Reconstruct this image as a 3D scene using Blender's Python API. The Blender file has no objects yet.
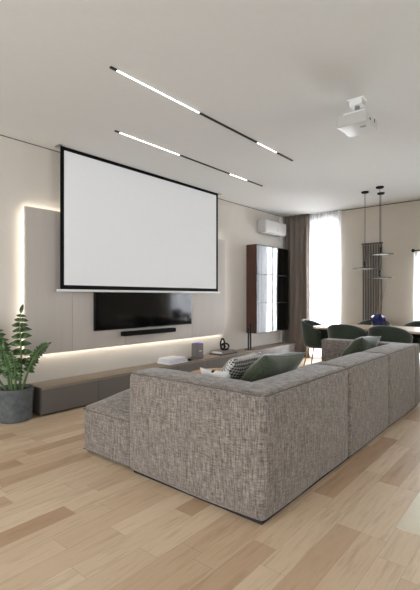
import bpy, bmesh, math, random
from mathutils import Vector, Matrix
random.seed(7)
PI = math.pi
C = bpy.context.scene.collection
S = bpy.context.scene

# ------------------------------------------------------------------ materials
def lin(c):
    return tuple(((v / 255) / 12.92 if v / 255 <= 0.04045 else ((v / 255 + 0.055) / 1.055) ** 2.4) for v in c) + (1,)

class NT:
    def __init__(s, name):
        s.m = bpy.data.materials.new(name); s.m.use_nodes = True
        s.t = s.m.node_tree; s.n = s.t.nodes; s.n.clear()
        s.out = s.n.new('ShaderNodeOutputMaterial')
    def new(s, typ, **kw):
        n = s.n.new(typ)
        for k, v in kw.items(): setattr(n, k, v)
        return n
    def link(s, a, b): s.t.links.new(a, b)
    def put(s, sock, v):
        if isinstance(v, bpy.types.NodeSocket): s.link(v, sock)
        else: sock.default_value = v
    def math(s, op, a, b=0.0, c=0.0):
        n = s.new('ShaderNodeMath', operation=op)
        s.put(n.inputs[0], a); s.put(n.inputs[1], b); s.put(n.inputs[2], c)
        return n.outputs[0]
    def mix(s, f, a, b, blend='MIX'):
        n = s.new('ShaderNodeMix', data_type='RGBA', blend_type=blend)
        s.put(n.inputs[0], f); s.put(n.inputs[6], a); s.put(n.inputs[7], b)
        return n.outputs[2]
    def coord(s, scale=(1, 1, 1), which='Object'):
        tc = s.new('ShaderNodeTexCoord'); mp = s.new('ShaderNodeMapping')
        mp.inputs['Scale'].default_value = scale
        s.link(tc.outputs[which], mp.inputs[0]); return mp.outputs[0]
    def noise(s, vec, scale=5, detail=3, rough=.5):
        n = s.new('ShaderNodeTexNoise'); s.link(vec, n.inputs['Vector'])
        n.inputs['Scale'].default_value = scale; n.inputs['Detail'].default_value = detail
        n.inputs['Roughness'].default_value = rough
        return n.outputs[0]
    def ramp(s, f, stops):
        n = s.new('ShaderNodeValToRGB'); s.link(f, n.inputs[0])
        e = n.color_ramp.elements
        while len(e) < len(stops): e.new(.5)
        for i, (p, c) in enumerate(stops): e[i].position = p; e[i].color = c
        return n.outputs[0]
    def bsdf(s, col, rough=.6, metal=0, spec=.5, bump=None, bstr=.2, bdist=.002, **kw):
        b = s.new('ShaderNodeBsdfPrincipled')
        s.put(b.inputs['Base Color'], col); s.put(b.inputs['Roughness'], rough)
        b.inputs['Metallic'].default_value = metal; b.inputs['Specular IOR Level'].default_value = spec
        for k, v in kw.items(): s.put(b.inputs[k.replace('_', ' ')], v)
        if bump is not None:
            bp = s.new('ShaderNodeBump'); bp.inputs['Strength'].default_value = bstr
            bp.inputs['Distance'].default_value = bdist
            s.link(bump, bp.inputs['Height']); s.link(bp.outputs[0], b.inputs['Normal'])
        s.link(b.outputs[0], s.out.inputs[0]); return s.m

def plain(name, rgb, rough=.5, metal=0, spec=.5, var=.06, nscale=18, bstr=.05, **kw):
    t = NT(name); v = t.coord(); n = t.noise(v, nscale, 3)
    c = lin(rgb)
    a = tuple(max(0, x * (1 - var)) for x in c[:3]) + (1,); b = tuple(min(1, x * (1 + var)) for x in c[:3]) + (1,)
    return t.bsdf(t.ramp(n, [(.3, a), (.7, b)]), rough, metal, spec, n, bstr, **kw)

def emis(name, rgb, strength):
    t = NT(name); e = t.new('ShaderNodeEmission'); e.inputs[0].default_value = lin(rgb); e.inputs[1].default_value = strength
    t.link(e.outputs[0], t.out.inputs[0]); return t.m

def floor_mat():
    t = NT('oak_planks')
    tc = t.new('ShaderNodeTexCoord'); sp = t.new('ShaderNodeSeparateXYZ'); t.link(tc.outputs['Object'], sp.inputs[0])
    x, y = sp.outputs[0], sp.outputs[1]
    W, L = .128, .66
    xr = t.math('DIVIDE', x, W); row = t.math('FLOOR', xr); fx = t.math('FRACT', xr)
    wn = t.new('ShaderNodeTexWhiteNoise', noise_dimensions='1D'); t.link(row, wn.inputs['W'])
    yr = t.math('ADD', t.math('DIVIDE', y, L), t.math('MULTIPLY', wn.outputs[0], 7.3))
    col = t.math('FLOOR', yr); fy = t.math('FRACT', yr)
    cb = t.new('ShaderNodeCombineXYZ'); t.link(row, cb.inputs[0]); t.link(col, cb.inputs[1])
    w2 = t.new('ShaderNodeTexWhiteNoise', noise_dimensions='3D'); t.link(cb.outputs[0], w2.inputs[0])
    base = t.ramp(w2.outputs[0], [(0, lin((176, 146, 116))), (.22, lin((194, 168, 139))), (.6, lin((204, 181, 152))), (1, lin((212, 191, 163)))])
    # grain running along each plank, shifted from plank to plank
    cb2 = t.new('ShaderNodeCombineXYZ')
    t.link(t.math('MULTIPLY', x, 26), cb2.inputs[0])
    t.link(t.math('ADD', t.math('MULTIPLY', y, 2.3), t.math('MULTIPLY', w2.outputs[0], 40)), cb2.inputs[1])
    t.link(t.math('MULTIPLY', w2.outputs[0], 13), cb2.inputs[2])
    g = t.noise(cb2.outputs[0], 1.2, 5, .62)
    gr = t.ramp(g, [(.32, (.74, .68, .62, 1)), (.5, (1, 1, 1, 1)), (.68, (.93, .88, .83, 1))])
    c = t.mix(.75, base, gr, 'MULTIPLY')
    ex = t.math('LESS_THAN', t.math('MINIMUM', fx, t.math('SUBTRACT', 1, fx)), .010)
    ey = t.math('LESS_THAN', t.math('MINIMUM', fy, t.math('SUBTRACT', 1, fy)), .0022)
    e = t.math('MAXIMUM', ex, ey)
    c = t.mix(t.math('MULTIPLY', e, .32), c, lin((110, 82, 60)))
    return t.bsdf(c, .48, 0, .35, g, .05)

def fabric_mat(name, dark, mid, light, s=1.0):
    t = NT(name)
    v1 = t.noise(t.coord((95 * s, 95 * s, 9 * s)), 1, 4, .6)
    v2 = t.noise(t.coord((14 * s, 14 * s, 110 * s)), 1, 4, .6)
    v3 = t.noise(t.coord((230 * s, 230 * s, 230 * s)), 1, 2, .6)
    f = t.math('ADD', t.math('MULTIPLY', v1, .43), t.math('ADD', t.math('MULTIPLY', v2, .34), t.math('MULTIPLY', v3, .23)))
    c = t.ramp(f, [(.40, lin(dark)), (.49, lin(mid)), (.61, lin(light))])
    return t.bsdf(c, .92, 0, .15, f, .5, .004, Sheen_Weight=.25)

def velvet(name, rgb):
    t = NT(name); n = t.noise(t.coord(), 60, 3)
    c = lin(rgb)
    return t.bsdf(t.ramp(n, [(.35, tuple(v * .8 for v in c[:3]) + (1,)), (.65, tuple(v * 1.2 for v in c[:3]) + (1,))]), .8, 0, .2, n, .15, Sheen_Weight=.5, Sheen_Roughness=.4)

def hound(name, scale):
    t = NT(name); tc = t.new('ShaderNodeTexCoord'); sp = t.new('ShaderNodeSeparateXYZ'); t.link(tc.outputs['Object'], sp.inputs[0])
    x = t.math('MULTIPLY', sp.outputs[0], scale); y = t.math('MULTIPLY', sp.outputs[1], scale)
    a = t.math('LESS_THAN', t.math('FRACT', x), .5); b = t.math('LESS_THAN', t.math('FRACT', y), .5)
    tw = t.math('LESS_THAN', t.math('FRACT', t.math('MULTIPLY', t.math('ADD', x, y), 2)), .5)
    f = t.math('ADD', t.math('MULTIPLY', a, tw), t.math('MULTIPLY', b, t.math('SUBTRACT', 1, tw)))
    return t.bsdf(t.mix(f, lin((225, 222, 215)), lin((22, 22, 22))), .85, 0, .2)

def patch_mat():
    t = NT('white_black_patch_cloth'); n = t.noise(t.coord((1, 1, 1)), 13, 1)
    f = t.math('GREATER_THAN', n, .56)
    return t.bsdf(t.mix(f, lin((215, 213, 208)), lin((30, 30, 30))), .85, 0, .2)

def glass_mat(name, tint=(1, 1, 1, 1), refl=.12, rough=.0):
    t = NT(name); a = t.new('ShaderNodeBsdfTransparent'); a.inputs[0].default_value = tint
    g = t.new('ShaderNodeBsdfGlossy'); g.inputs['Roughness'].default_value = rough
    fr = t.new('ShaderNodeFresnel'); fr.inputs[0].default_value = 1.5
    f = t.math('MINIMUM', t.math('ADD', fr.outputs[0], refl), 1)
    m = t.new('ShaderNodeMixShader'); t.link(f, m.inputs[0]); t.link(a.outputs[0], m.inputs[1]); t.link(g.outputs[0], m.inputs[2])
    t.link(m.outputs[0], t.out.inputs[0]); return t.m

def sheer_mat():
    t = NT('sheer_voile'); a = t.new('ShaderNodeBsdfTransparent')
    d = t.new('ShaderNodeBsdfDiffuse'); d.inputs[0].default_value = lin((238, 238, 240))
    tr = t.new('ShaderNodeBsdfTranslucent'); tr.inputs[0].default_value = lin((240, 240, 244))
    m1 = t.new('ShaderNodeMixShader'); m1.inputs[0].default_value = .55
    t.link(d.outputs[0], m1.inputs[1]); t.link(tr.outputs[0], m1.inputs[2])
    m2 = t.new('ShaderNodeMixShader')
    n = t.noise(t.coord((26, 1, .15)), 1, 3)
    f = t.math('MINIMUM', t.math('MAXIMUM', t.math('ADD', t.math('MULTIPLY', n, 2.4), -.45), .3), .96)
    t.link(f, m2.inputs[0]); t.link(a.outputs[0], m2.inputs[1]); t.link(m1.outputs[0], m2.inputs[2])
    t.link(m2.outputs[0], t.out.inputs[0]); return t.m

def wood_mat(name, a, b, axis=2, rough=.45, sc=1):
    t = NT(name); s = [38 * sc] * 3; s[axis] = 2.2 * sc
    n = t.noise(t.coord(tuple(s)), 1, 5, .6)
    return t.bsdf(t.ramp(n, [(.3, lin(a)), (.7, lin(b))]), rough, 0, .4, n, .08)

def stone_mat():
    t = NT('pot_concrete'); n = t.noise(t.coord(), 14, 6, .7)
    return t.bsdf(t.ramp(n, [(.3, lin((74, 77, 78))), (.7, lin((104, 107, 108)))]), .8, 0, .25, n, .3)

def leaf_mat():
    t = NT('glossy_leaf'); n = t.noise(t.coord(), 22, 2)
    return t.bsdf(t.ramp(n, [(.3, lin((30, 46, 22))), (.52, lin((56, 82, 40))), (.75, lin((112, 140, 86)))]), .3, 0, .5)

M = dict(
    floor=floor_mat(), tile=plain('kitchen_tile', (208, 198, 170), .35, var=.05, nscale=4),
    ceiling=plain('ceiling_paint', (213, 212, 209), .9, var=.01, spec=.1, bstr=.02),
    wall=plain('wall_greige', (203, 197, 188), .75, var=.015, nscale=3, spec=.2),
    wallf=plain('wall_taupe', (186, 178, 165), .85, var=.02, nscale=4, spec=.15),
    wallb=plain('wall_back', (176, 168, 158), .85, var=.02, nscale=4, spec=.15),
    panel=wood_mat('panel_laminate', (182, 175, 167), (187, 180, 172), 2, .36, .5),
    gapshade=plain('gap_shade_paint', (70, 62, 55), .8),  # dark colour standing in for the shade in the ceiling gap
    bench=plain('bench_front', (100, 95, 90), .42, var=.03, nscale=6),
    benchtop=wood_mat('bench_top', (124, 112, 99), (138, 125, 111), 1, .6),
    toe=plain('toe_black', (30, 28, 27), .8),
    sofa=fabric_mat('sofa_tweed', (74, 67, 61), (116, 107, 99), (157, 148, 139), 1.6),
    sofaline=plain('sofa_piping', (98, 91, 85), .9),
    green=velvet('green_velvet', (66, 73, 56)), chair=velvet('chair_velvet', (50, 58, 48)),
    brass=plain('brass', (176, 140, 92), .35, .9), hound=hound('houndstooth_cloth', 40), patch=patch_mat(),
    black=plain('black_metal', (11, 11, 12), .4, .1, .3), blackm=plain('black_matte', (7, 7, 8), .75, spec=.15),
    fabricb=plain('black_grille', (9, 9, 10), .8, nscale=200, spec=.15),
    tv=plain('tv_glass', (7, 7, 8), .09, 0, .5, var=.01, bstr=0),
    screen=plain('screen_cloth', (238, 239, 240), .9, var=.004, spec=.1, bstr=0),
    white=plain('white_plastic', (214, 214, 212), .42, var=.01), whitem=plain('white_metal', (225, 225, 222), .4, var=.01),
    acw=plain('aircon_plastic', (184, 182, 178), .4, var=.01),
    grey=plain('grey_plastic', (120, 120, 120), .5), dgrey=plain('dark_grey_plastic', (60, 60, 62), .5),
    spk=plain('speaker_cloth', (112, 107, 106), .8, nscale=150, var=.1),
    purple=emis('purple_glow', (104, 70, 190), 1.2), led=emis('led_white', (255, 252, 246), 5.5),
    ledw=emis('led_warm', (255, 243, 228), 17),
    curtain=plain('curtain_taupe', (122, 112, 103), .92, var=.03, nscale=160, spec=.1),
    sheer=sheer_mat(), glass=glass_mat('window_glass', refl=.0),
    cabglass=glass_mat('cabinet_glass', (.62, .6, .58, 1), .045, .02),
    walnut=wood_mat('walnut', (58, 36, 28), (84, 54, 44), 2, .4), walnutd=wood_mat('dark_walnut', (46, 30, 24), (66, 44, 34), 2, .5),
    oak=wood_mat('pale_oak', (176, 156, 134), (196, 176, 152), 0, .4), oaks=wood_mat('coffee_oak', (176, 132, 92), (204, 160, 118), 1, .4),
    radi=plain('radiator_grey', (92, 84, 78), .4, .3), shade=plain('shade_metal', (34, 33, 32), .4, .4),
    blue=plain('cobalt_glass', (14, 26, 80), .06, 0, .8, var=.2), twig=plain('dry_twig', (150, 124, 98), .9),
    pot=stone_mat(), soil=plain('soil', (42, 32, 26), .95, nscale=90, var=.4), leaf=leaf_mat(), stem=plain('plant_stem', (84, 112, 60), .5, var=.15),
    paper=plain('paper_white', (222, 222, 224), .6, var=.02), pageb=plain('cover_blue_grey', (150, 152, 190), .5),
    book=plain('book_taupe', (104, 94, 86), .6), bookd=plain('book_dark', (44, 38, 35), .6), cup=plain('glassware', (190, 180, 160), .2),
    cablit=emis('cabinet_led', (255, 222, 180), 5), concrete=plain('outer', (205, 208, 212), .9),
)

# ------------------------------------------------------------------ geometry
def finish(o, bm, smooth):
    bmesh.ops.recalc_face_normals(bm, faces=bm.faces)
    me = bpy.data.meshes.new(o); bm.to_mesh(me); bm.free()
    if smooth:
        for p in me.polygons: p.use_smooth = True
        if smooth != 2:
            try: me.set_sharp_from_angle(angle=math.radians(38))
            except Exception: pass
    return me

def obj(name, bm, mat, parent=None, smooth=1, loc=(0, 0, 0), rot=(0, 0, 0)):
    me = finish(name, bm, smooth); o = bpy.data.objects.new(name, me); C.objects.link(o)
    me.materials.append(M[mat]); o.location = loc; o.rotation_euler = rot
    if parent: o.parent = parent
    return o

def tag(o, label, cat, group=None):
    o['label'] = label; o['category'] = cat
    if group: o['group'] = group
    return o
def thing(name, label, cat, loc=(0, 0, 0), rz=0, group=None):
    o = bpy.data.objects.new(name, None); C.objects.link(o); o.empty_display_size = .1
    o.location = loc; o.rotation_euler = (0, 0, rz); return tag(o, label, cat, group)
def struct(name, bm, mat, smooth=0, parent=None):
    o = obj(name, bm, mat, parent, smooth)
    if not parent: o['kind'] = 'structure'
    return o

def box(bm, lo, hi, bev=0, seg=2):
    lo = Vector(lo); hi = Vector(hi); c = (lo + hi) / 2; s = hi - lo
    r = bmesh.ops.create_cube(bm, size=1, matrix=Matrix.Translation(c) @ Matrix.Diagonal((s.x, s.y, s.z, 1)))
    if bev:
        es = list({e for v in r['verts'] for e in v.link_edges})
        bmesh.ops.bevel(bm, geom=es, offset=bev, segments=seg, profile=.5, affect='EDGES')
    return bm
def nb(): return bmesh.new()
def bx(lo, hi, bev=0, seg=2): return box(nb(), lo, hi, bev, seg)

def cyl(bm, a, b, r1, r2=None, n=20):
    r2 = r1 if r2 is None else r2
    a = Vector(a); b = Vector(b); d = b - a
    q = d.to_track_quat('Z', 'Y').to_matrix().to_4x4()
    bmesh.ops.create_cone(bm, cap_ends=True, segments=n, radius1=r1, radius2=r2, depth=d.length, matrix=Matrix.Translation((a + b) / 2) @ q)
    return bm
def ball(bm, c, r, s=(1, 1, 1), n=16):
    bmesh.ops.create_uvsphere(bm, u_segments=n, v_segments=max(6, n // 2), radius=r, matrix=Matrix.Translation(c) @ Matrix.Diagonal((*s, 1)))
    return bm
def tube(bm, pts, r, n=10, closed=False):
    pts = [Vector(p) for p in pts]; rings = []; m = len(pts)
    for i, p in enumerate(pts):
        if closed: t = pts[(i + 1) % m] - pts[i - 1]
        else: t = pts[min(i + 1, m - 1)] - pts[max(i - 1, 0)]
        t.normalize()
        up = Vector((0, 0, 1)) if abs(t.z) < .95 else Vector((1, 0, 0))
        u = t.cross(up).normalized(); w = u.cross(t)
        rr = r[i] if isinstance(r, (list, tuple)) else r
        rings.append([bm.verts.new(p + rr * (math.cos(2 * PI * k / n) * u + math.sin(2 * PI * k / n) * w)) for k in range(n)])
    for i in range(m if closed else m - 1):
        A, B = rings[i], rings[(i + 1) % m]
        for k in range(n): bm.faces.new((A[k], A[(k + 1) % n], B[(k + 1) % n], B[k]))
    if not closed: bm.faces.new(rings[0][::-1]); bm.faces.new(rings[-1])
    return bm
def lathe(bm, prof, c=(0, 0, 0), n=32, facet=False):
    c = Vector(c); rings = []
    for r, z in prof:
        if r <= 1e-6: rings.append([bm.verts.new(c + Vector((0, 0, z)))])
        else: rings.append([bm.verts.new(c + Vector((r * math.cos(2 * PI * k / n), r * math.sin(2 * PI * k / n), z))) for k in range(n)])
    for A, B in zip(rings, rings[1:]):
        for k in range(n):
            k2 = (k + 1) % n
            if len(A) == 1 and len(B) == 1: continue
            if len(A) == 1: bm.faces.new((A[0], B[k], B[k2]))
            elif len(B) == 1: bm.faces.new((A[k], A[k2], B[0]))
            else: bm.faces.new((A[k], A[k2], B[k2], B[k]))
    return bm

def soft_box(bm, lo, hi, r, bulge=(0, 0, 0), k=4, m=8, wob=0.0):
    """rounded block with bulging faces; bulge is added at each face's middle"""
    lo = Vector(lo); hi = Vector(hi); c = (lo + hi) / 2; h = (hi - lo) / 2
    ax = []
    for i in range(3):
        e = [-h[i] + r * (1 - math.cos(j / k * PI / 2)) if False else -h[i] + r * j / k for j in range(k)]
        inn = [-(h[i] - r) + 2 * (h[i] - r) * j / m for j in range(m + 1)]
        ax.append(e + inn + [-v for v in reversed(e)])
    N = len(ax[0]) - 1; vs = {}
    rnd = random.Random(int(abs(lo.x * 97 + lo.y * 31) * 100)); ph = [rnd.uniform(0, 6.28) for _ in range(6)]
    def vert(i, j, l):
        key = (i, j, l)
        if key not in vs:
            p = Vector((ax[0][i], ax[1][j], ax[2][l]))
            q = Vector([max(-(h[a] - r), min(h[a] - r, p[a])) for a in range(3)])
            d = p - q
            if d.length > 1e-9: d = d.normalized() * r
            p = q + d
            f = [1 - min(1, (abs(p[a]) / h[a])) ** 2.2 for a in range(3)]
            for a in range(3):
                b, g = (a + 1) % 3, (a + 2) % 3
                bb = bulge[a] if not isinstance(bulge[a], tuple) else (bulge[a][1] if p[a] > 0 else bulge[a][0])
                p[a] += math.copysign(1, p[a]) * bb * f[b] * f[g] * (min(1, abs(p[a]) / h[a]) ** 2)
            if wob:
                p += wob * Vector((math.sin(p.y * 9 + p.z * 7 + ph[0]), math.sin(p.x * 8 + p.z * 9 + ph[1]), math.sin(p.x * 9 + p.y * 7 + ph[2])))
            vs[key] = bm.verts.new(c + p)
        return vs[key]
    for a in range(3):
        b, g = (a + 1) % 3, (a + 2) % 3
        for side in (0, N):
            for i in range(N):
                for j in range(N):
                    def K(u, w):
                        t = [0, 0, 0]; t[a] = side; t[b] = u; t[g] = w; return vert(*t)
                    bm.faces.new((K(i, j), K(i + 1, j), K(i + 1, j + 1), K(i, j + 1)))
    return bm

def pillow_bm(w, h, t, n=26, seed=0, crease=.008):
    bm = nb(); rnd = random.Random(seed); ph = [rnd.uniform(0, 6) for _ in range(6)]
    for sgn in (1, -1):
        g = []
        for i in range(n + 1):
            row = []
            for j in range(n + 1):
                u = math.sin((i / n - .5) * PI); v = math.sin((j / n - .5) * PI)
                x = u * w / 2 * (1 - .09 * (1 - v * v)); y = v * h / 2 * (1 - .09 * (1 - u * u))
                z = t / 2 * max(0, (1 - u ** 2) * (1 - v ** 2)) ** .42
                z += crease * max(0, (1 - u * u) * (1 - v * v)) ** .25 * (math.sin(u * 7 + v * 3 + ph[0]) + math.sin(v * 9 - u * 4 + ph[1])) * (abs(u) + abs(v)) * .5
                if abs(u) > .9999 or abs(v) > .9999: z = 0
                row.append(bm.verts.new((x, y, sgn * z)))
            g.append(row)
        for i in range(n):
            for j in range(n): bm.faces.new((g[i][j], g[i + 1][j], g[i + 1][j + 1], g[i][j + 1]))
    bmesh.ops.remove_doubles(bm, verts=bm.verts, dist=1e-5)
    return bm

def copy_tree(o, parent=None):
    c = o.copy(); C.objects.link(c); c.parent = parent
    for ch in o.children: copy_tree(ch, c)
    return c

# ------------------------------------------------------------------ room
XL, XR, YB, YF, H = -4.27, 2.6, -2.6, 7.56, 2.82
T = .2
struct('floor', bx((XL - T, YB - T, -.1), (XR + T, YF + T, 0)), 'floor')
# stone-tiled kitchen floor zone, laid a hair above the planks
struct('trim_1', bx((-.648, 2.28, 0), (XR, YF, .003)), 'tile')

# ceiling with the slot the projection screen rolls out of
bm = nb(); sx0, sx1, sy0, sy1 = -4.17, -4.045, 2.37, 5.17
for lo, hi in (((XL - T, YB - T, H), (sx0, YF + T, H + .1)), ((sx1, YB - T, H), (XR + T, YF + T, H + .1)),
               ((sx0, YB - T, H), (sx1, sy0, H + .1)), ((sx0, sy1, H), (sx1, YF + T, H + .1)), ((sx0 - .02, sy0 - .02, H + .1), (sx1 + .02, sy1 + .02, H + .14))):
    box(bm, lo, hi)
struct('ceiling', bm, 'ceiling')
struct('wall_left', bx((XL - T, YB - T, 0), (XL, YF + T, H)), 'wall')
struct('shade_strip_left', bx((XL, YB, H - .007), (XL + .006, YF, H)), 'gapshade')  # solid dark strip, paints the shadow line along the wall top
struct('shade_strip_front', bx((XL + .008, YF - .008, H - .012), (XR, YF, H)), 'gapshade')  # same painted shadow line on the window wall

def wall_with_holes(name, axis, pos, span, holes, mat):
    """axis 'y': wall in plane y=pos (thickness outward +T sign), holes = (a0,a1,z0,z1)"""
    bm = nb(); p0, p1 = sorted((pos, pos + (T if pos > 0 else -T))); a = span[0]
    def put(a0, a1, z0, z1):
        if a1 - a0 < 1e-4 or z1 - z0 < 1e-4: return
        box(bm, (a0, p0, z0) if axis == 'y' else (p0, a0, z0), (a1, p1, z1) if axis == 'y' else (p1, a1, z1))
    for h in sorted(holes):
        put(a, h[0], 0, H); put(h[0], h[1], 0, h[2]); put(h[0], h[1], h[3], H); a = h[1]
    put(a, span[1], 0, H)
    return struct(name, bm, mat)

W1 = (-3.80, -3.12, .06, 2.70); W2 = (-1.82, -.75, .06, 1.93)
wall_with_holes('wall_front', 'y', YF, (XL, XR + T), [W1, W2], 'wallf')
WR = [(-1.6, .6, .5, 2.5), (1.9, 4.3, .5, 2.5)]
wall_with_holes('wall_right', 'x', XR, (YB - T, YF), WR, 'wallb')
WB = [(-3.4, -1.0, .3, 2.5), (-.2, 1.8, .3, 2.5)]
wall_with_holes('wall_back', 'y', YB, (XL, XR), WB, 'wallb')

def window(n, axis, pos, h, mull=1):
    a0, a1, z0, z1 = h; fr = .05; d0 = pos + (.06 if pos > 0 else -.06); d1 = d0 + (.06 if pos > 0 else -.06); lo, hi = sorted((d0, d1))
    w = bpy.data.objects.new('window_%d' % n, None); C.objects.link(w); w['kind'] = 'structure'
    w.location = ((a0 + a1) / 2, pos, z0) if axis == 'y' else (pos, (a0 + a1) / 2, z0); L = Vector(w.location)
    def b(bm, p, q, zz0, zz1, l=lo, hh=hi):
        A = Vector((p, l, zz0) if axis == 'y' else (l, p, zz0)) - L; B = Vector((q, hh, zz1) if axis == 'y' else (hh, q, zz1)) - L; box(bm, A, B)
    bm = nb(); b(bm, a0, a0 + fr, z0, z1); b(bm, a1 - fr, a1, z0, z1); b(bm, a0 + fr, a1 - fr, z0, z0 + fr); b(bm, a0 + fr, a1 - fr, z1 - fr, z1)
    for k in range(mull):
        m = a0 + (a1 - a0) * (k + 1) / (mull + 1); b(bm, m - .03, m + .03, z0 + fr, z1 - fr)
    obj('window_frame', bm, 'whitem', w, 0)
    bm = nb(); mid = (lo + hi) / 2; b(bm, a0 + fr, a1 - fr, z0 + fr, z1 - fr, mid - .003, mid + .003)
    obj('pane', bm, 'glass', w, 0)
window(1, 'y', YF, W1, 0); window(2, 'y', YF, W2, 1)
window(3, 'x', XR, WR[0]); window(4, 'x', XR, WR[1]); window(5, 'y', YB, WB[0]); window(6, 'y', YB, WB[1])  # unseen windows in right and back walls, added for fill light

# ------------------------------------------------------------------ curtains
def curtain_bm(x0, x1, y, z0, z1, amp, folds, n=None, thick=.0, seed=1, pinch=.35):
    bm = nb(); rnd = random.Random(seed); n = n or folds * 12; jit = [rnd.uniform(-.35, .35) for _ in range(folds + 2)]
    amps = [rnd.uniform(.65, 1.1) for _ in range(folds + 2)]
    zs = [z0 + (z1 - z0) * k / 14 for k in range(15)]
    def pt(s, z, off):
        f = s * folds; i = int(f); a = amps[i] * (f - i < 1) ; a = amps[i] * (1 - (f - i)) + amps[min(i + 1, folds + 1)] * (f - i)
        q = (z - z0) / (z1 - z0); k = 1 - pinch * q ** 3
        yy = y + amp * k * a * math.cos(2 * PI * f + jit[i] * math.sin(PI * (f - i)) * 1.6 + .25 * math.sin(3 * q + i))
        xx = x0 + (x1 - x0) * s + .004 * math.sin(9 * q + f)
        return Vector((xx, yy + off, z))
    def sheet(off):
        g = [[bm.verts.new(pt(i / n, z, off)) for z in zs] for i in range(n + 1)]
        for i in range(n):
            for j in range(14): bm.faces.new((g[i][j], g[i + 1][j], g[i + 1][j + 1], g[i][j + 1]))
        return g
    A = sheet(0)
    if thick:
        B = sheet(thick)
        for i in range(n):
            for j in (0, 14): bm.faces.new((A[i][j], A[i + 1][j], B[i + 1][j], B[i][j]))
        for j in range(14):
            for i in (0, n): bm.faces.new((A[i][j], A[i][j + 1], B[i][j + 1], B[i][j]))
    return bm
tag(obj('curtain', curtain_bm(-4.25, -3.70, 7.435, .012, H - .004, .042, 5, thick=.004, seed=6), 'curtain', smooth=2), 'floor-length taupe curtain hanging in folds in the corner beside the display cabinet', 'curtain')
tag(obj('sheer_curtain', curtain_bm(-3.80, -3.08, 7.50, .012, H - .004, .016, 22, seed=9, pinch=.2), 'sheer', smooth=2), 'bright white sheer curtain over the window behind the left end of the dining table', 'curtain')
tag(obj('sheer_curtain', curtain_bm(-1.84, -.70, 7.51, .012, 1.945, .012, 24, seed=11, pinch=.2), 'sheer', smooth=2), 'white sheer curtain at the right edge beyond the radiator', 'curtain')

cr = thing('curtain_rod', 'black curtain rod over the white sheer curtain at the right edge', 'curtain rod', (-1.30, 7.51, 1.975))
obj('rod', cyl(nb(), (-.53, 0, 0), (.62, 0, 0), .009), 'blackm', cr); obj('finial', ball(nb(), (-.545, 0, 0), .028), 'blackm', cr, 2); obj('finial', ball(nb(), (.635, 0, 0), .028), 'blackm', cr, 2)
for x in (-.50, .58): obj('wall_bracket', cyl(nb(), (x, 0, 0), (x, .05, 0), .007), 'blackm', cr)
# ------------------------------------------------------------------ media wall panel
wp = thing('wall_panel', 'greige backlit panelling behind the television and projection screen', 'wall panel', (XL, 2.07, .59))
ys = [2.07, 2.61, 3.36, 3.82, 4.63, 5.41]
for a, b in zip(ys, ys[1:]):
    obj('panel_board', bx((.05, a + .0015 - 2.07, 0), (.08, b - .0015 - 2.07, 1.545)), 'panel', wp, 0)
bm = nb()
for a in (2.3, 3.3, 4.3, 5.1): box(bm, (0, a - 2.07, .12), (.05, a - 2.03, 1.42))
obj('mounting_batten', bm, 'blackm', wp, 0)
l1 = obj('led_strip', bx((.034, .03, .022), (.048, 3.31, .034)), 'ledw', wp, 0)
l2 = obj('led_strip', bx((.034, .03, 1.514), (.048, 3.31, 1.522)), 'ledw', wp, 0)
l3 = obj('led_strip', bx((.034, .028, .05), (.048, .036, 1.49)), 'ledw', wp, 0)
l4 = obj('led_strip', bx((.034, 3.304, .05), (.048, 3.312, 1.49)), 'ledw', wp, 0)

# television and soundbar
tv = thing('television', 'wide black television on the wall panel, half hidden by the projection screen', 'television', (-4.19, 3.725, .80))
obj('tv_body', bx((.0, -.84, .0), (.035, .84, .95), .006), 'black', tv)
obj('tv_screen', bx((.035, -.832, .014), (.0375, .832, .942)), 'tv', tv, 0)
lg = nb()
for k in range(3): box(lg, (.0375, -.03 + k * .022, .003), (.0385, -.014 + k * .022, .011))
obj('logo', lg, 'grey', tv, 0)
sb = thing('soundbar', 'slim black soundbar mounted just below the television', 'soundbar', (-4.19, 3.71, .715))
obj('sound_grille', bx((.03, -.455, 0), (.11, .455, .058), .012, 3), 'fabricb', sb)
obj('wall_bracket', bx((0, -.3, .01), (.03, .3, .045)), 'blackm', sb, 0)

# projection screen
ps = thing('projection_screen', 'large white projection screen with black border let down from the ceiling slot', 'projection screen', (-4.105, 2.41, 1.285))
Wd, Hs = 2.71, 1.545; b = .045
obj('screen_cloth', bx((-.002, b, b), (.002, Wd - b, Hs - .04)), 'screen', ps, 0)
bm = nb(); box(bm, (-.0015, 0, 0), (.0025, b, Hs)); box(bm, (-.0015, Wd - b, 0), (.0025, Wd, Hs)); box(bm, (-.0015, b, 0), (.0025, Wd - b, b)); box(bm, (-.0015, b, Hs - .04), (.0025, Wd - b, Hs))
obj('black_border', bm, 'blackm', ps, 0)
obj('weight_bar', bx((-.012, -.04, -.028), (.014, Wd + .04, 0), .005), 'white', ps)
obj('roller_case', bx((-.035, .02, Hs), (.035, Wd - .02, Hs + .085), .01), 'white', ps)

# ------------------------------------------------------------------ media bench
mb = thing('media_bench', 'long low grey media bench with brown top along the left wall', 'bench', (XL, 2.12, 0))
y = 0; units = [.67, .67, .60, .63, .73, .68, .69, .59]
obj('carcass', bx((0.002, .0, .02), (.30, 5.255, .268)), 'bench', mb, 0)
obj('top_board', bx((0.002, -.0, .268), (.32, 5.255, .29), .002), 'benchtop', mb, 0)
obj('plinth', bx((.01, .03, 0), (.27, 5.24, .02)), 'toe', mb, 0)
for u in units:
    obj('drawer_front', bx((.301, y + .003, .022), (.32, min(5.255, y + u - .003), .266), .0015), 'bench', mb, 0); y += u

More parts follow.
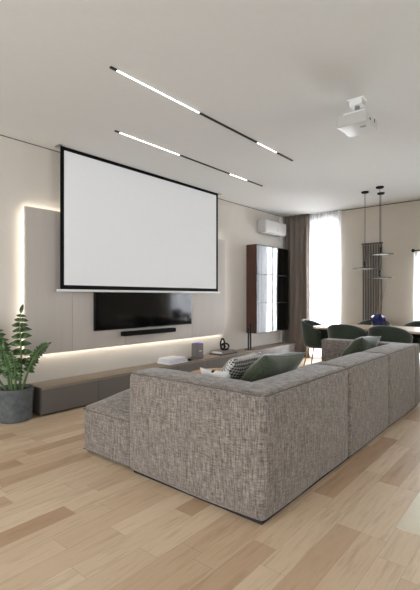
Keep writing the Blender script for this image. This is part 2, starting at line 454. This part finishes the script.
# things on the bench
bt = .29
for k, (w, d, hh, dy, dx, rz, mt, lab) in enumerate([
        (.36, .25, .028, 0, 0, .03, 'paper', 'thick white magazine at the bottom of the pile beside the grey speaker'),
        (.345, .24, .024, .005, .004, -.05, 'paper', 'white magazine in the middle of the pile beside the grey speaker'),
        (.33, .225, .020, -.004, .0, .08, 'paper', 'white magazine on top of the pile beside the grey speaker')]):
    z = bt + [0, .028, .052][k]
    t = thing('magazine', lab, 'magazine', (-4.10 + dx, 4.11 + dy, z), rz, 'white magazines piled on the bench')
    obj('pages', bx((-d / 2 + .002, -w / 2, .002), (d / 2 - .004, w / 2 - .004, hh - .002), .003), 'paper', t)
    bm = nb(); box(bm, (-d / 2, -w / 2 - .002, 0), (d / 2, w / 2, .002)); box(bm, (-d / 2, -w / 2 - .002, hh - .002), (d / 2, w / 2, hh)); 
    obj('cover', bm, 'paper' if k != 1 else 'pageb', t, 0)
sp = thing('smart_speaker', 'grey box speaker with a purple glowing top on the bench', 'speaker', (-4.10, 4.63, bt), .0)
obj('speaker_body', bx((-.06, -.07, 0), (.06, .07, .225), .01, 3), 'spk', sp)
obj('glowing_top', bx((-.045, -.055, .225), (.045, .055, .229), .002), 'purple', sp)
bm = nb()
for k in range(4): box(bm, (.06, -.03 + k * .016, .108), (.0615, -.02 + k * .016, .122))
obj('logo', bm, 'white', sp, 0)
rc = thing('game_controller', 'small black gadget between the magazines and the grey speaker', 'gadget', (-4.05, 4.43, bt), .3)
obj('gadget_body', bx((-.035, -.06, 0), (.035, .06, .028), .01, 3), 'black', rc)
obj('thumb_stick', cyl(nb(), (0, -.03, .028), (0, -.03, .04), .009), 'dgrey', rc); obj('thumb_stick', cyl(nb(), (.0, .03, .028), (.0, .03, .04), .009), 'dgrey', rc)
for k, (w, d, h, z, mt, lab) in enumerate([(.42, .25, .02, 0, 'bookd', 'dark flat book under the taupe book on the bench'), (.36, .22, .038, .02, 'book', 'taupe book on the bench with a black knot sculpture on it')]):
    t = thing('book', lab, 'book', (-4.11, 5.27, bt + z), .02 * k, 'books under the knot sculpture')
    obj('pages', bx((-d / 2 + .004, -w / 2 + .004, .003), (d / 2 - .004, w / 2 - .004, h - .003)), 'paper' if k else 'bookd', t, 0)
    bm = nb(); box(bm, (-d / 2, -w / 2, 0), (d / 2, w / 2, .003)); box(bm, (-d / 2, -w / 2, h - .003), (d / 2, w / 2, h)); box(bm, (-d / 2, -w / 2, .003), (-d / 2 + .004, w / 2, h - .003)); box(bm, (d/2-.004, -w / 2, .003), (d / 2, w / 2, h - .003))
    obj('cover', bm, mt, t, 0)
bm = nb(); z0 = bt + .063
def loop(c, rx, rz, tilt, r=.0135):
    tube(bm, [(c[0] + rx * math.cos(a) * math.sin(tilt), c[1] + rx * math.cos(a) * math.cos(tilt), c[2] + rz * math.sin(a)) for a in [2 * PI * k / 28 for k in range(28)]], r, 10, True)
loop((-4.10, 5.235, z0 + .095), .032, .086, .9, .014); loop((-4.09, 5.285, z0 + .055), .062, .05, .8, .014); loop((-4.12, 5.27, z0 + .045), .045, .034, .2)
tag(obj('knot_sculpture', bm, 'black', smooth=2), 'black looped knot sculpture standing on the taupe book', 'sculpture')
ch = thing('candle_holder', 'tall black double candle holder on the bench below the display cabinet', 'candle holder', (-4.09, 5.98, bt))
obj('base_plate', bx((-.06, -.07, 0), (.06, .07, .012), .003), 'black', ch)
for dy, hh in ((-.035, .36), (.03, .44)):
    p = obj('post', cyl(nb(), (0, dy, .012), (0, dy, hh), .015), 'black', ch)
    bm = nb(); lathe(bm, [(0, hh - .05), (.018, hh - .045), (.022, hh - .03), (.012, hh - .015), (.014, hh), (.022, hh + .008), (.022, hh + .02), (0, hh + .02)], (0, dy, 0), 18)
    obj('candle_cup', bm, 'black', p)
obj('cross_bar', cyl(nb(), (0, -.035, .27), (0, .03, .27), .007), 'black', ch)

# ------------------------------------------------------------------ display cabinet
cab = thing('display_cabinet', 'walnut wall-mounted display cabinet with glass doors beside the curtain', 'cabinet', (XL, 6.14, .557))
cw, cd, chh = 1.12, .20, 1.575
obj('side_panel', bx((0.001, 0, 0), (cd, .022, chh)), 'walnut', cab, 0); obj('side_panel', bx((.001, cw - .022, 0), (cd, cw, chh)), 'walnutd', cab, 0)
obj('top_panel', bx((.001, .022, chh - .022), (cd, cw - .022, chh)), 'walnutd', cab, 0); obj('bottom_panel', bx((.001, .022, 0), (cd, cw - .022, .022)), 'walnutd', cab, 0)
obj('back_panel', bx((.001, .022, .022), (.012, cw - .022, chh - .022)), 'walnutd', cab, 0)
for z in (.53, 1.045): obj('shelf', bx((.012, .022, z), (cd - .03, cw - .022, z + .018)), 'walnutd', cab, 0)
obj('led_profile', bx((.014, 1.02, .03), (.022, 1.045, chh - .03)), 'cablit', cab, 0)
for k in range(2):
    y0 = .0 + k * cw / 2
    d = obj('glass_door', bx((cd + .004, y0 + .012, .012), (cd + .009, y0 + cw / 2 - .012, chh - .012)), 'cabglass', cab, 0)
    bm = nb(); Y0, Y1 = y0 + .001, y0 + cw / 2 - .001; f = .011
    box(bm, (cd + .001, Y0, 0), (cd + .016, Y0 + f, chh)); box(bm, (cd + .001, Y1 - f, 0), (cd + .016, Y1, chh)); box(bm, (cd + .001, Y0 + f, 0), (cd + .016, Y1 - f, f)); box(bm, (cd + .001, Y0 + f, chh - f), (cd + .016, Y1 - f, chh))
    for z in (.53, 1.045): box(bm, (cd + .0092, Y0 + f, z), (cd + .014, Y1 - f, z + .012))
    obj('door_frame', bm, 'black', d, 0)
# glasses and ornaments inside
for i, (yy, z, hh, kind) in enumerate([(.88, 1.063, .20, 0), (.98, 1.063, .15, 1), (.88, .548, .16, 1), (1.0, .548, .24, 0), (.9, .022, .22, 0), (1.01, .022, .14, 1)]):
    prof = [(0, 0), (.03, 0), (.034, .01), (.034, hh * .6), (.012, hh * .75), (.012, hh), (0, hh)] if kind == 0 else [(0, 0), (.035, 0), (.045, hh * .5), (.04, hh), (.034, hh), (.038, hh * .5), (0, .012)]
    nm = 'bottle' if kind == 0 else 'bowl_vase'
    shelf = {1.063: 'top', .548: 'middle', .022: 'bottom'}[z]
    tag(obj(nm, lathe(nb(), prof, (0, 0, 0), 20), 'cup' if kind else 'twig', loc=(XL + .09, 6.14 + yy, .557 + z)), ('pale bottle' if kind == 0 else 'pale open vase') + ' on the %s shelf inside the display cabinet' % shelf, 'bottle' if kind == 0 else 'vase')

# air conditioner + pipe cover
ac = thing('air_conditioner', 'white wall-mounted air conditioner above the display cabinet', 'air conditioner', (XL, 6.47, 2.385))
bm = soft_box(nb(), (.001, 0, 0), (.205, .76, .25), .035, (0, 0, 0), 4, 3); obj('housing', bm, 'acw', ac, 2)
obj('air_flap', bx((.07, .03, -.006), (.175, .73, .004), .003), 'white', ac); obj('emblem', cyl(nb(), (.203, .42, .06), (.208, .42, .06), .008), 'dgrey', ac)
obj('display_slot', bx((.2035, .41, .085), (.206, .43, .10)), 'grey', ac, 0)
tag(obj('pipe_cover', bx((XL + .001, 7.29, .30), (XL + .05, 7.35, H - .015), .004), 'white'), 'narrow white vertical pipe cover between air conditioner and curtain', 'pipe cover')

# ------------------------------------------------------------------ ceiling tracks
def track(lab, x, y0, y1, segs):
    t = thing('track_light', lab, 'ceiling light', (x, y0, H), 0, 'linear track lights')
    L = y1 - y0
    obj('track_rail', bx((-.0085, 0, -.003), (.0085, L, 0)), 'blackm', t, 0)
    for a, b in segs: obj('light_bar', bx((-.0055, a * L, -.0085), (.0055, b * L, -.003)), 'led', t, 0)
    for a, b in ((0, segs[0][0]), (segs[0][1], segs[1][0]), (segs[1][1], 1)):
        obj('black_insert', bx((-.011, a * L, -.010), (.011, b * L, -.003)), 'black', t, 0)
track('longer nearer ceiling track light with two white bars', -2.41, 1.80, 4.42, [(.02, .36), (.71, .86)])
track('farther ceiling track light nearer the projection screen', -3.30, 2.52, 5.15, [(.02, .34), (.70, .85)])

# ------------------------------------------------------------------ projector
pj = thing('projector', 'white projector hanging under the ceiling on a short bracket', 'projector', (-1.262, 3.405, H), 0)
obj('ceiling_plate', bx((-.065, -.05, -.012), (.065, .05, 0), .003), 'whitem', pj)
bm = nb(); box(bm, (-.05, -.04, -.055), (.05, -.034, -.012)); box(bm, (-.05, .034, -.055), (.05, .04, -.012)); box(bm, (-.05, -.034, -.055), (.05, .034, -.049))
obj('bracket', bm, 'whitem', pj, 0)
obj('ball_joint', cyl(nb(), (0, 0, -.12), (0, 0, -.055), .02), 'grey', pj)
bm = nb()
for sx in (-1, 1):
    for sy in (-1, 1): box(bm, (sx * .075 - .008, sy * .07 - .008, -.152), (sx * .075 + .008, sy * .07 + .008, -.134))
box(bm, (-.085, -.08, -.134), (.085, .08, -.12)); obj('cradle', bm, 'whitem', pj, 0)
bd = obj('projector_body', soft_box(nb(), (-.12, -.135, -.245), (.12, .135, -.152), .012, k=3, m=2), 'acw', pj, 2)
bm = cyl(nb(), (-.135, .07, -.2), (-.118, .07, -.2), .034); obj('lens_ring', bm, 'white', bd); obj('lens', ball(nb(), (-.133, .07, -.2), .024, (.35, 1, 1)), 'tv', bd, 2)
bm = nb(); box(bm, (.04, -.055, -.2465), (.085, -.02, -.2445)); obj('vent', bm, 'grey', bd, 0)
bm = nb(); box(bm, (-.04, -.1365, -.215), (.005, -.1345, -.175)); obj('vent', bm, 'acw', bd, 0)
obj('port', bx((.1195, -.06, -.21), (.1215, -.035, -.195)), 'blackm', bd, 0); obj('port', bx((.1195, .05, -.2), (.1215, .065, -.17)), 'blackm', bd, 0)

# ------------------------------------------------------------------ pendants
def pendant(x, y, z, lab):
    t = thing('pendant_lamp', lab, 'pendant lamp', (x, y, H), 0, 'disc pendants over the dining table')
    obj('canopy', lathe(nb(), [(0, 0), (.055, 0), (.055, -.016), (.05, -.022), (0, -.022)], n=28), 'blackm', t)
    L = H - z
    obj('cord', cyl(nb(), (0, 0, -L + .09), (0, 0, -.02), .0035, n=8), 'blackm', t)
    obj('socket', cyl(nb(), (0, 0, -L + .012), (0, 0, -L + .11), .017), 'black', t)
    obj('lamp_shade', lathe(nb(), [(0, -L + .022), (.05, -L + .018), (.185, -L + .001), (.186, -L - .002), (.183, -L - .003), (0, -L - .0025)], n=48), 'shade', t)
    obj('diffuser', lathe(nb(), [(0, -L - .004), (.12, -L - .004), (.12, -L - .0025), (0, -L - .0025)], n=48), 'white', t)
    obj('bulb', lathe(nb(), [(0, -L - .012), (.022, -L - .011), (.028, -L - .004), (0, -L - .0035)], n=24), 'white', t)
pendant(-2.27, 6.45, 1.637, 'leftmost of the three black disc pendant lamps')
pendant(-2.105, 6.68, 1.864, 'highest of the three disc pendant lamps over the dining table')
pendant(-2.0, 6.30, 1.48, 'lowest of the three disc pendant lamps over the blue vase')

# ------------------------------------------------------------------ radiator
rd = thing('radiator', 'tall dark vertical tube radiator on the window wall', 'radiator', (-2.69, YF, .36))
for k in range(8):
    x = .02 + k * .0445; obj('tube', cyl(nb(), (x, -.06, .03), (x, -.06, 1.76), .0125, n=14), 'radi', rd)
for z in (.02, 1.77): obj('header_rail', bx((-.01, -.075, z), (.36, -.045, z + .03), .006), 'radi', rd)
for x in (.06, .29):
    for z in (.2, 1.6): obj('wall_bracket', cyl(nb(), (x, -.05, z), (x, 0, z), .01), 'radi', rd)

# ------------------------------------------------------------------ dining table
tb = thing('dining_table', 'long pale oak dining table with black base behind the sofa', 'dining table', (-1.72, 6.33, 0))
bm = nb(); pts = []
hx, hy, rr = 1.17, .47, .12
for cx, cy, a0 in ((hx - rr, hy - rr, 0), (-hx + rr, hy - rr, 90), (-hx + rr, -hy + rr, 180), (hx - rr, -hy + rr, 270)):
    for k in range(9):
        a = math.radians(a0 + k * 90 / 8); pts.append((cx + rr * math.cos(a), cy + rr * math.sin(a)))
lo = [bm.verts.new((x, y, .72)) for x, y in pts]; hi = [bm.verts.new((x, y, .75)) for x, y in pts]
bm.faces.new(lo[::-1]); bm.faces.new(hi)
for k in range(len(pts)): bm.faces.new((lo[k], lo[(k + 1) % len(pts)], hi[(k + 1) % len(pts)], hi[k]))
obj('tabletop', bm, 'oak', tb, 0)
obj('under_frame', bx((-.95, -.3, .66), (.95, .3, .72), .004), 'blackm', tb, 0)
for x in (-.45, .62): obj('pedestal', bx((x - .17, -.12, .03), (x + .17, .12, .66), .01), 'blackm', tb); obj('foot', bx((x - .24, -.2, 0), (x + .24, .2, .03), .006), 'blackm', tb)

vs = thing('vase', 'round cobalt blue glass vase on the dining table', 'vase', (-2.055, 6.40, .75))
obj('vase_body', lathe(nb(), [(0, 0), (.055, 0), (.092, .035), (.108, .09), (.102, .145), (.072, .185), (.052, .198), (.046, .196), (.06, .17), (.05, .1), (0, .03)], n=9), 'blue', vs, 0)
br = obj('twig', tube(nb(), [(0, 0, .04), (.01, 0, .2), (.03, .01, .33), (.06, .015, .45), (.105, .02, .62), (.12, .02, .7)], [.004, .004, .0035, .003, .0025, .0015], 6), 'twig', vs)
obj('twig', tube(nb(), [(0, .01, .04), (-.005, .015, .22), (.015, .02, .38), (.03, .02, .55), (.028, .02, .66)], [.004, .004, .003, .0025, .0012], 6), 'twig', vs)
for p, q in (((.06, .015, .45), (.14, .0, .52)), ((.105, .02, .62), (.08, .03, .68))):
    obj('side_shoot', tube(nb(), [p, ((p[0] + q[0]) / 2 + .005, p[1], (p[2] + q[2]) / 2), q], [.0025, .002, .0012], 5), 'twig', br)

# ------------------------------------------------------------------ dining chairs
def make_chair(lab):
    t = thing('dining_chair', lab, 'chair', group='green velvet dining chairs')
    bm = nb(); n = 36; A = math.radians(118)
    def rim(a): return .83 - .19 * min(1, abs(a) / A) ** 2.0
    prof = 9; rings = []
    for i in range(n + 1):
        a = -A + 2 * A * i / n; zt = rim(a); edge = min(1, (1 - abs(a) / A) * 6) ** .5; sec = []
        th = .022 * max(.35, edge); zb = .40
        for s in range(2 * prof + 1):
            if s < prof: q = s / (prof - 1) if prof > 1 else 0; z = zb + (zt - th - zb) * q; off = th
            elif s == prof: z = zt; off = 0; q = 1
            else: q = 1 - (s - prof - 1) / (prof - 1); z = zb + (zt - th - zb) * q; off = -th
            R = .215 + .055 * ((z - zb) / (.83 - zb)) ** .8 if z > zb else .215
            R += off; ex = 1.0 + (.0 if abs(a) < PI / 2 else (abs(a) - PI / 2) * .0)
            sec.append(bm.verts.new((R * math.sin(a) * 1.0, -R * math.cos(a) * .98, z)))
        rings.append(sec)
    m = 2 * prof + 1
    for i in range(n):
        for s in range(m): bm.faces.new((rings[i][s], rings[i + 1][s], rings[i + 1][(s + 1) % m], rings[i][(s + 1) % m]))
    bm.faces.new(rings[0]); bm.faces.new(rings[-1][::-1])
    obj('backrest', bm, 'chair', t, 2)
    bm = lathe(nb(), [(0, .385), (.17, .385), (.215, .395), (.225, .42), (.22, .455), (.18, .475), (.09, .482), (0, .484)], n=36)
    for v in bm.verts:
        if v.co.y > 0: v.co.y *= 1.12
    obj('seat', bm, 'chair', t, 2)
    obj('seat_base', lathe(nb(), [(0, .365), (.15, .365), (.16, .372), (.16, .386), (0, .386)], n=28), 'blackm', t)
    for sx in (-1, 1):
        for sy in (-1, 1): obj('leg', cyl(nb(), (sx * .2, sy * .2, 0), (sx * .13, sy * .12, .372), .009, .014, 14), 'brass', t)
    return t
c0 = make_chair('green velvet dining chair at the left end of the dining table by the sheer curtain')
spots = [((-3.02, 6.42), -PI / 2 + .12, None),
         ((-2.283, 5.80), .05, 'green velvet dining chair on the near side, left of the blue vase'),
         ((-1.72, 5.85), -.04, 'green velvet dining chair on the near side, directly below the blue vase'),
         ((-2.32, 6.92), PI, 'green velvet dining chair on the far side behind the blue vase'),
         ((-1.60, 6.94), PI + .05, 'green velvet dining chair on the far side at the right edge')]
for i, ((x, y), rz, lab) in enumerate(spots):
    c = c0 if i == 0 else copy_tree(c0)
    c.location = (x, y, 0); c.rotation_euler = (0, 0, rz)
    if lab: c['label'] = lab

# ------------------------------------------------------------------ sofa
SX0, SX1, SY0, SY1, SH = -2.258, -1.163, 1.828, 5.06, .69
sf = thing('sofa', 'large grey tweed modular sofa with its back to the camera', 'sofa', (SX1, SY0, 0))
def S_(x, y, z): return (x - SX1, y - SY0, z)
def sp_(name, lo, hi, r, bul, par=sf, mat='sofa'):
    return obj(name, soft_box(nb(), S_(*lo), S_(*hi), r, bul, wob=.0018), mat, par, 2)
z0 = .016
BT = .27
def seam(pts, par=sf): return obj('piping', tube(nb(), [S_(*p) for p in pts], .0035, 6), 'sofaline', par, 2)
a = sp_('arm_panel', (SX0, SY0, z0), (SX1 - .012, SY0 + .25, SH + .002), .042, (.010, (.014, .004), .018))
b1, b2, b3 = 2.99, 3.915, 4.84
for y0, y1, rr in ((SY0 + .002, b1, .045), (b1, b2, .034), (b2, b3, .034)):
    sp_('back_panel', (SX1 - BT, y0 + .002, z0), (SX1, y1 - .002, SH), rr, ((.004, .012), 0, .012))
sp_('arm_panel', (SX0 + .01, b3 + .002, z0), (SX1 - .006, SY1, SH - .012), .03, (.006, .006, .006))
for y0, y1 in ((SY0 + .25, b1), (b1, b2), (b2, b3)):
    sp_('seat_cushion', (SX0 + .005, y0 + .003, .10), (SX1 - BT - .003, y1 - .003, .415), .045, (.01, 0, .022))
obj('base', bx(S_(SX0 + .03, SY0 + .03, 0), S_(SX1 - .03, SY1 - .03, .10)), 'toe', sf, 0)
for q in ((SX1 - .004, SY0 + .03, SX1 - .004, b1 - .006), (SX1 - .004, b1 + .006, SX1 - .004, b2 - .006), (SX1 - .004, b2 + .006, SX1 - .004, b3 - .006)):
    seam([(q[0] - .004, q[1] + (q[3] - q[1]) * k / 8, SH - .011 + .002 * math.sin(PI * k / 8)) for k in range(9)])
seam([(SX0 + .02 + (SX1 - .02 - SX0 - .02) * k / 10, SY0 + .0075, SH - .008 + .002 * math.sin(PI * k / 10)) for k in range(11)])
ot = thing('ottoman', 'low square grey tweed ottoman beside the left end of the sofa', 'ottoman', (-2.545, 2.32, 0))
bm = nb()
soft_box(bm, (-.275, -.465, .016), (.275, .465, .335), .018, (.006, .008, 0), wob=.001)
obj('body', bm, 'sofa', ot, 2)
bm = soft_box(nb(), (-.277, -.464, .30), (.274, .464, .352), .03, (0, 0, (0, .125)), m=12)
obj('cushion_top', bm, 'sofa', ot, 2)
e = .0035; X, Y = .276, .466
obj('piping', tube(nb(), [(-X, -Y, .334), (X, -Y, .334), (X, Y, .334), (-X, Y, .334)], e, 6, True), 'sofaline', ot, 2)
obj('piping', tube(nb(), [(-X, -Y, .026), (X, -Y, .026), (X, Y, .026), (-X, Y, .026)], e, 6, True), 'sofaline', ot, 2)
obj('base', bx((-.25, -.43, 0), (.25, .43, .03)), 'toe', ot, 0)

# cushions
def cushion(lab, w, h, t, loc, rot, mat, seed, group=None, pipe=None):
    o = thing('cushion', lab, 'cushion', loc, 0, group); o.rotation_euler = rot
    obj('cushion_cover', pillow_bm(w, h, t, seed=seed), mat, o, 2)
    n = 40; P = []
    for u0, v0, u1, v1 in ((-1, -1, 1, -1), (1, -1, 1, 1), (1, 1, -1, 1), (-1, 1, -1, -1)):
        for k in range(10):
            u = u0 + (u1 - u0) * k / 10; v = v0 + (v1 - v0) * k / 10
            P.append((u * w / 2 * (1 - .09 * (1 - v * v)), v * h / 2 * (1 - .09 * (1 - u * u)), 0))
    obj('piping', tube(nb(), P, .003, 6, True), pipe or mat, o, 2)
    return o
def R3(*a): return tuple(math.radians(v) for v in a)
# local x = width, local y = height, local z = thickness
cushion('green velvet cushion leaning on the near part of the sofa back', .62, .48, .21, (-1.67, 2.68, .60), R3(50, -4, -88), 'green', 3)
cushion('green velvet cushion leaning in the far corner of the sofa', .60, .46, .20, (-1.66, 4.50, .60), R3(50, -3, -90), 'green', 8)
cushion('black and white houndstooth cushion behind the near green cushion', .42, .42, .16, (-1.925, 2.59, .595), R3(52, 0, -84), 'hound', 5, pipe='paper')
cushion('white cushion with black patches against the near sofa arm', .25, .26, .10, (-1.80, 2.255, .585), R3(66, 0, 180), 'patch', 6)

# coffee table
ct = thing('coffee_table', 'round low oak coffee table between sofa and media bench', 'coffee table', (-2.83, 3.62, 0))
obj('tabletop', lathe(nb(), [(0, .325), (.37, .325), (.38, .33), (.38, .35), (.375, .355), (0, .355)], n=56), 'oaks', ct)
obj('pedestal', lathe(nb(), [(0, 0), (.2, 0), (.2, .015), (.06, .04), (.05, .29), (.12, .325), (0, .325)], n=32), 'blackm', ct)

# ------------------------------------------------------------------ potted plant
pl = thing('potted_plant', 'leafy green plant in a grey concrete pot left of the media bench', 'plant', (-4.085, 1.915, 0))
obj('pot', lathe(nb(), [(0, 0), (.150, 0), (.158, .008), (.170, .30), (.170, .315), (.158, .317), (.155, .29), (.150, .27), (0, .27)], n=48), 'pot', pl)
obj('soil', lathe(nb(), [(.0, .295), (.08, .292), (.154, .285), (.154, .271), (0, .271)], n=24), 'soil', pl)
Rv = Vector((.768, .64, 0)); Fv = Vector((-.64, .768, 0))
def zz_stem(pts, r0, leaves, L, rnd, face):
    pts = [Vector(p) for p in pts]
    def at(t):
        t = t * (len(pts) - 1); i = min(int(t), len(pts) - 2); f = t - i
        p0 = pts[max(i - 1, 0)]; p1 = pts[i]; p2 = pts[i + 1]; p3 = pts[min(i + 2, len(pts) - 1)]
        return .5 * ((2 * p1) + (p2 - p0) * f + (2 * p0 - 5 * p1 + 4 * p2 - p3) * f * f + (3 * p1 - p0 - 3 * p2 + p3) * f ** 3)
    N = 22; P = [at(k / N) for k in range(N + 1)]
    s = obj('stem', tube(nb(), P, [r0 * (1 - .75 * k / N) for k in range(N + 1)], 8), 'stem', pl, 2)
    s_bm = nb()
    for k in range(leaves):
        t = .30 + .70 * k / (leaves - 1); p = at(t); tan = (at(min(1, t + .02)) - at(t - .02)).normalized()
        side = tan.cross(face).normalized()
        for sg in ((-1, 1) if k < leaves - 1 else (0,)):
            d = (side * sg * 1.0 + tan * (.8 if sg else 1) + face * rnd.uniform(-.25, .15)).normalized()
            l = L * (1.05 - .45 * abs(t - .45) * 1.4) * rnd.uniform(.9, 1.1) * (1 - .5 * max(0, (t - .7) / .3) * (1 if sg else 0)); w = l * (.32 if sg else .2)
            nrm = (face * .7 + tan * .6 - side * sg * .1); nrm = (nrm - d * nrm.dot(d)).normalized(); wd = d.cross(nrm).normalized()
            segs = 7; prev = None
            for q in range(segs + 1):
                f = q / segs; ww = w * math.sin(PI * min(1, f ** .8 * .985 + .015)) ; c = p + d * l * f - nrm * l * .15 * f * f - tan * l * (.42 if sg else 0) * f * f
                row = [s_bm.verts.new(c + wd * ww + nrm * ww * .3), s_bm.verts.new(c), s_bm.verts.new(c - wd * ww + nrm * ww * .3)]
                low = [s_bm.verts.new(v.co - nrm * .0022) for v in row]
                if prev:
                    a, b = prev
                    s_bm.faces.new((a[0], a[1], row[1], row[0])); s_bm.faces.new((a[1], a[2], row[2], row[1]))
                    s_bm.faces.new((b[0], low[0], low[1], b[1])); s_bm.faces.new((b[1], low[1], low[2], b[2]))
                    s_bm.faces.new((a[0], row[0], low[0], b[0])); s_bm.faces.new((a[2], b[2], low[2], row[2]))
                prev = (row, low)
    lf = obj('leaves', s_bm, 'leaf', s, 2)
rnd = random.Random(5)
def W(r, f, z): v = Rv * r + Fv * f; return (v.x, v.y, z)
toward = -Fv
for pts, n, L in [
        ([W(.05, -.02, .29), W(.07, -.02, .50), W(.075, -.04, .75), W(.07, -.05, .92), W(.085, -.06, 1.04)], 9, .13),
        ([W(.08, -.03, .29), W(.14, -.05, .45), W(.21, -.08, .60), W(.30, -.10, .71), W(.37, -.13, .75)], 14, .07),
        ([W(-.04, -.02, .29), W(-.06, -.05, .5), W(-.10, -.08, .72), W(-.12, -.10, .90)], 9, .12),
        ([W(.0, -.06, .29), W(.0, -.10, .45), W(-.02, -.14, .58), W(-.03, -.17, .70)], 11, .10),
        ([W(-.07, -.04, .29), W(-.14, -.10, .45), W(-.24, -.15, .6), W(-.33, -.19, .66)], 11, .09),
        ([W(.03, -.05, .29), W(.05, -.10, .42), W(.06, -.13, .54), W(.05, -.15, .64)], 9, .085),
        ([W(-.03, .0, .29), W(-.09, -.02, .55), W(-.17, -.06, .78), W(-.22, -.1, .95)], 9, .12)]:
    zz_stem(pts, .013, n, L, rnd, toward)

# ------------------------------------------------------------------ light
w = bpy.data.worlds.new('sky'); S.world = w; w.use_nodes = True; nt = w.node_tree
bg = nt.nodes['Background']
bg.inputs[0].default_value = (.88, .94, 1, 1); bg.inputs[1].default_value = 2.6
def area(name, loc, rot, sx, sy, power, col=(1, 1, 1)):
    l = bpy.data.lights.new(name, 'AREA'); l.shape = 'RECTANGLE'; l.size = sx; l.size_y = sy; l.energy = power; l.color = col
    o = bpy.data.objects.new(name, l); C.objects.link(o); o.location = loc; o.rotation_euler = rot; return o
P = PI / 2
area('daylight_fill_1', ((W1[0] + W1[1]) / 2, YF + .45, 1.25), (-P, 0, 0), .8, 2.3, 270, (.95, .98, 1))
area('daylight_fill_2', ((W2[0] + W2[1]) / 2, YF + .45, 1.1), (-P, 0, 0), 1.1, 1.8, 270, (.93, .97, 1))
for i, h in enumerate(WR): area('daylight_fill_%d' % (3 + i), (XR + .35, (h[0] + h[1]) / 2, 1.5), (0, P, 0), 2.0, h[1] - h[0], [10, 50][i], (.94, .97, 1))  # added fill lamps outside the unseen right-wall windows
for i, h in enumerate(WB): area('daylight_fill_%d' % (5 + i), ((h[0] + h[1]) / 2, YB - .35, 1.4), (P, 0, 0), h[1] - h[0], 2.1, [165, 20][i], (.94, .97, 1))  # added fill lamps behind the camera, outside the unseen back-wall windows

# ------------------------------------------------------------------ camera
cam = bpy.data.cameras.new('camera'); co = bpy.data.objects.new('camera', cam); C.objects.link(co)
co.location = (0, 0, 1.2); co.rotation_euler = (PI / 2, 0, math.radians(39.8))
cam.sensor_fit = 'HORIZONTAL'; cam.sensor_width = 36; cam.lens = 36 * 416.5 / 420; cam.shift_y = 2 / 420
cam.clip_start = .02
S.camera = co
vs_ = S.view_settings; vs_.view_transform = 'Standard'; vs_.look = 'None'; vs_.gamma = 1; vs_.exposure = .1
vs_.use_curve_mapping = False
S.cycles.max_bounces = 10; S.cycles.diffuse_bounces = 6; S.cycles.transparent_max_bounces = 12
S.cycles.sample_clamp_indirect = 6
S.cycles.use_denoising = True
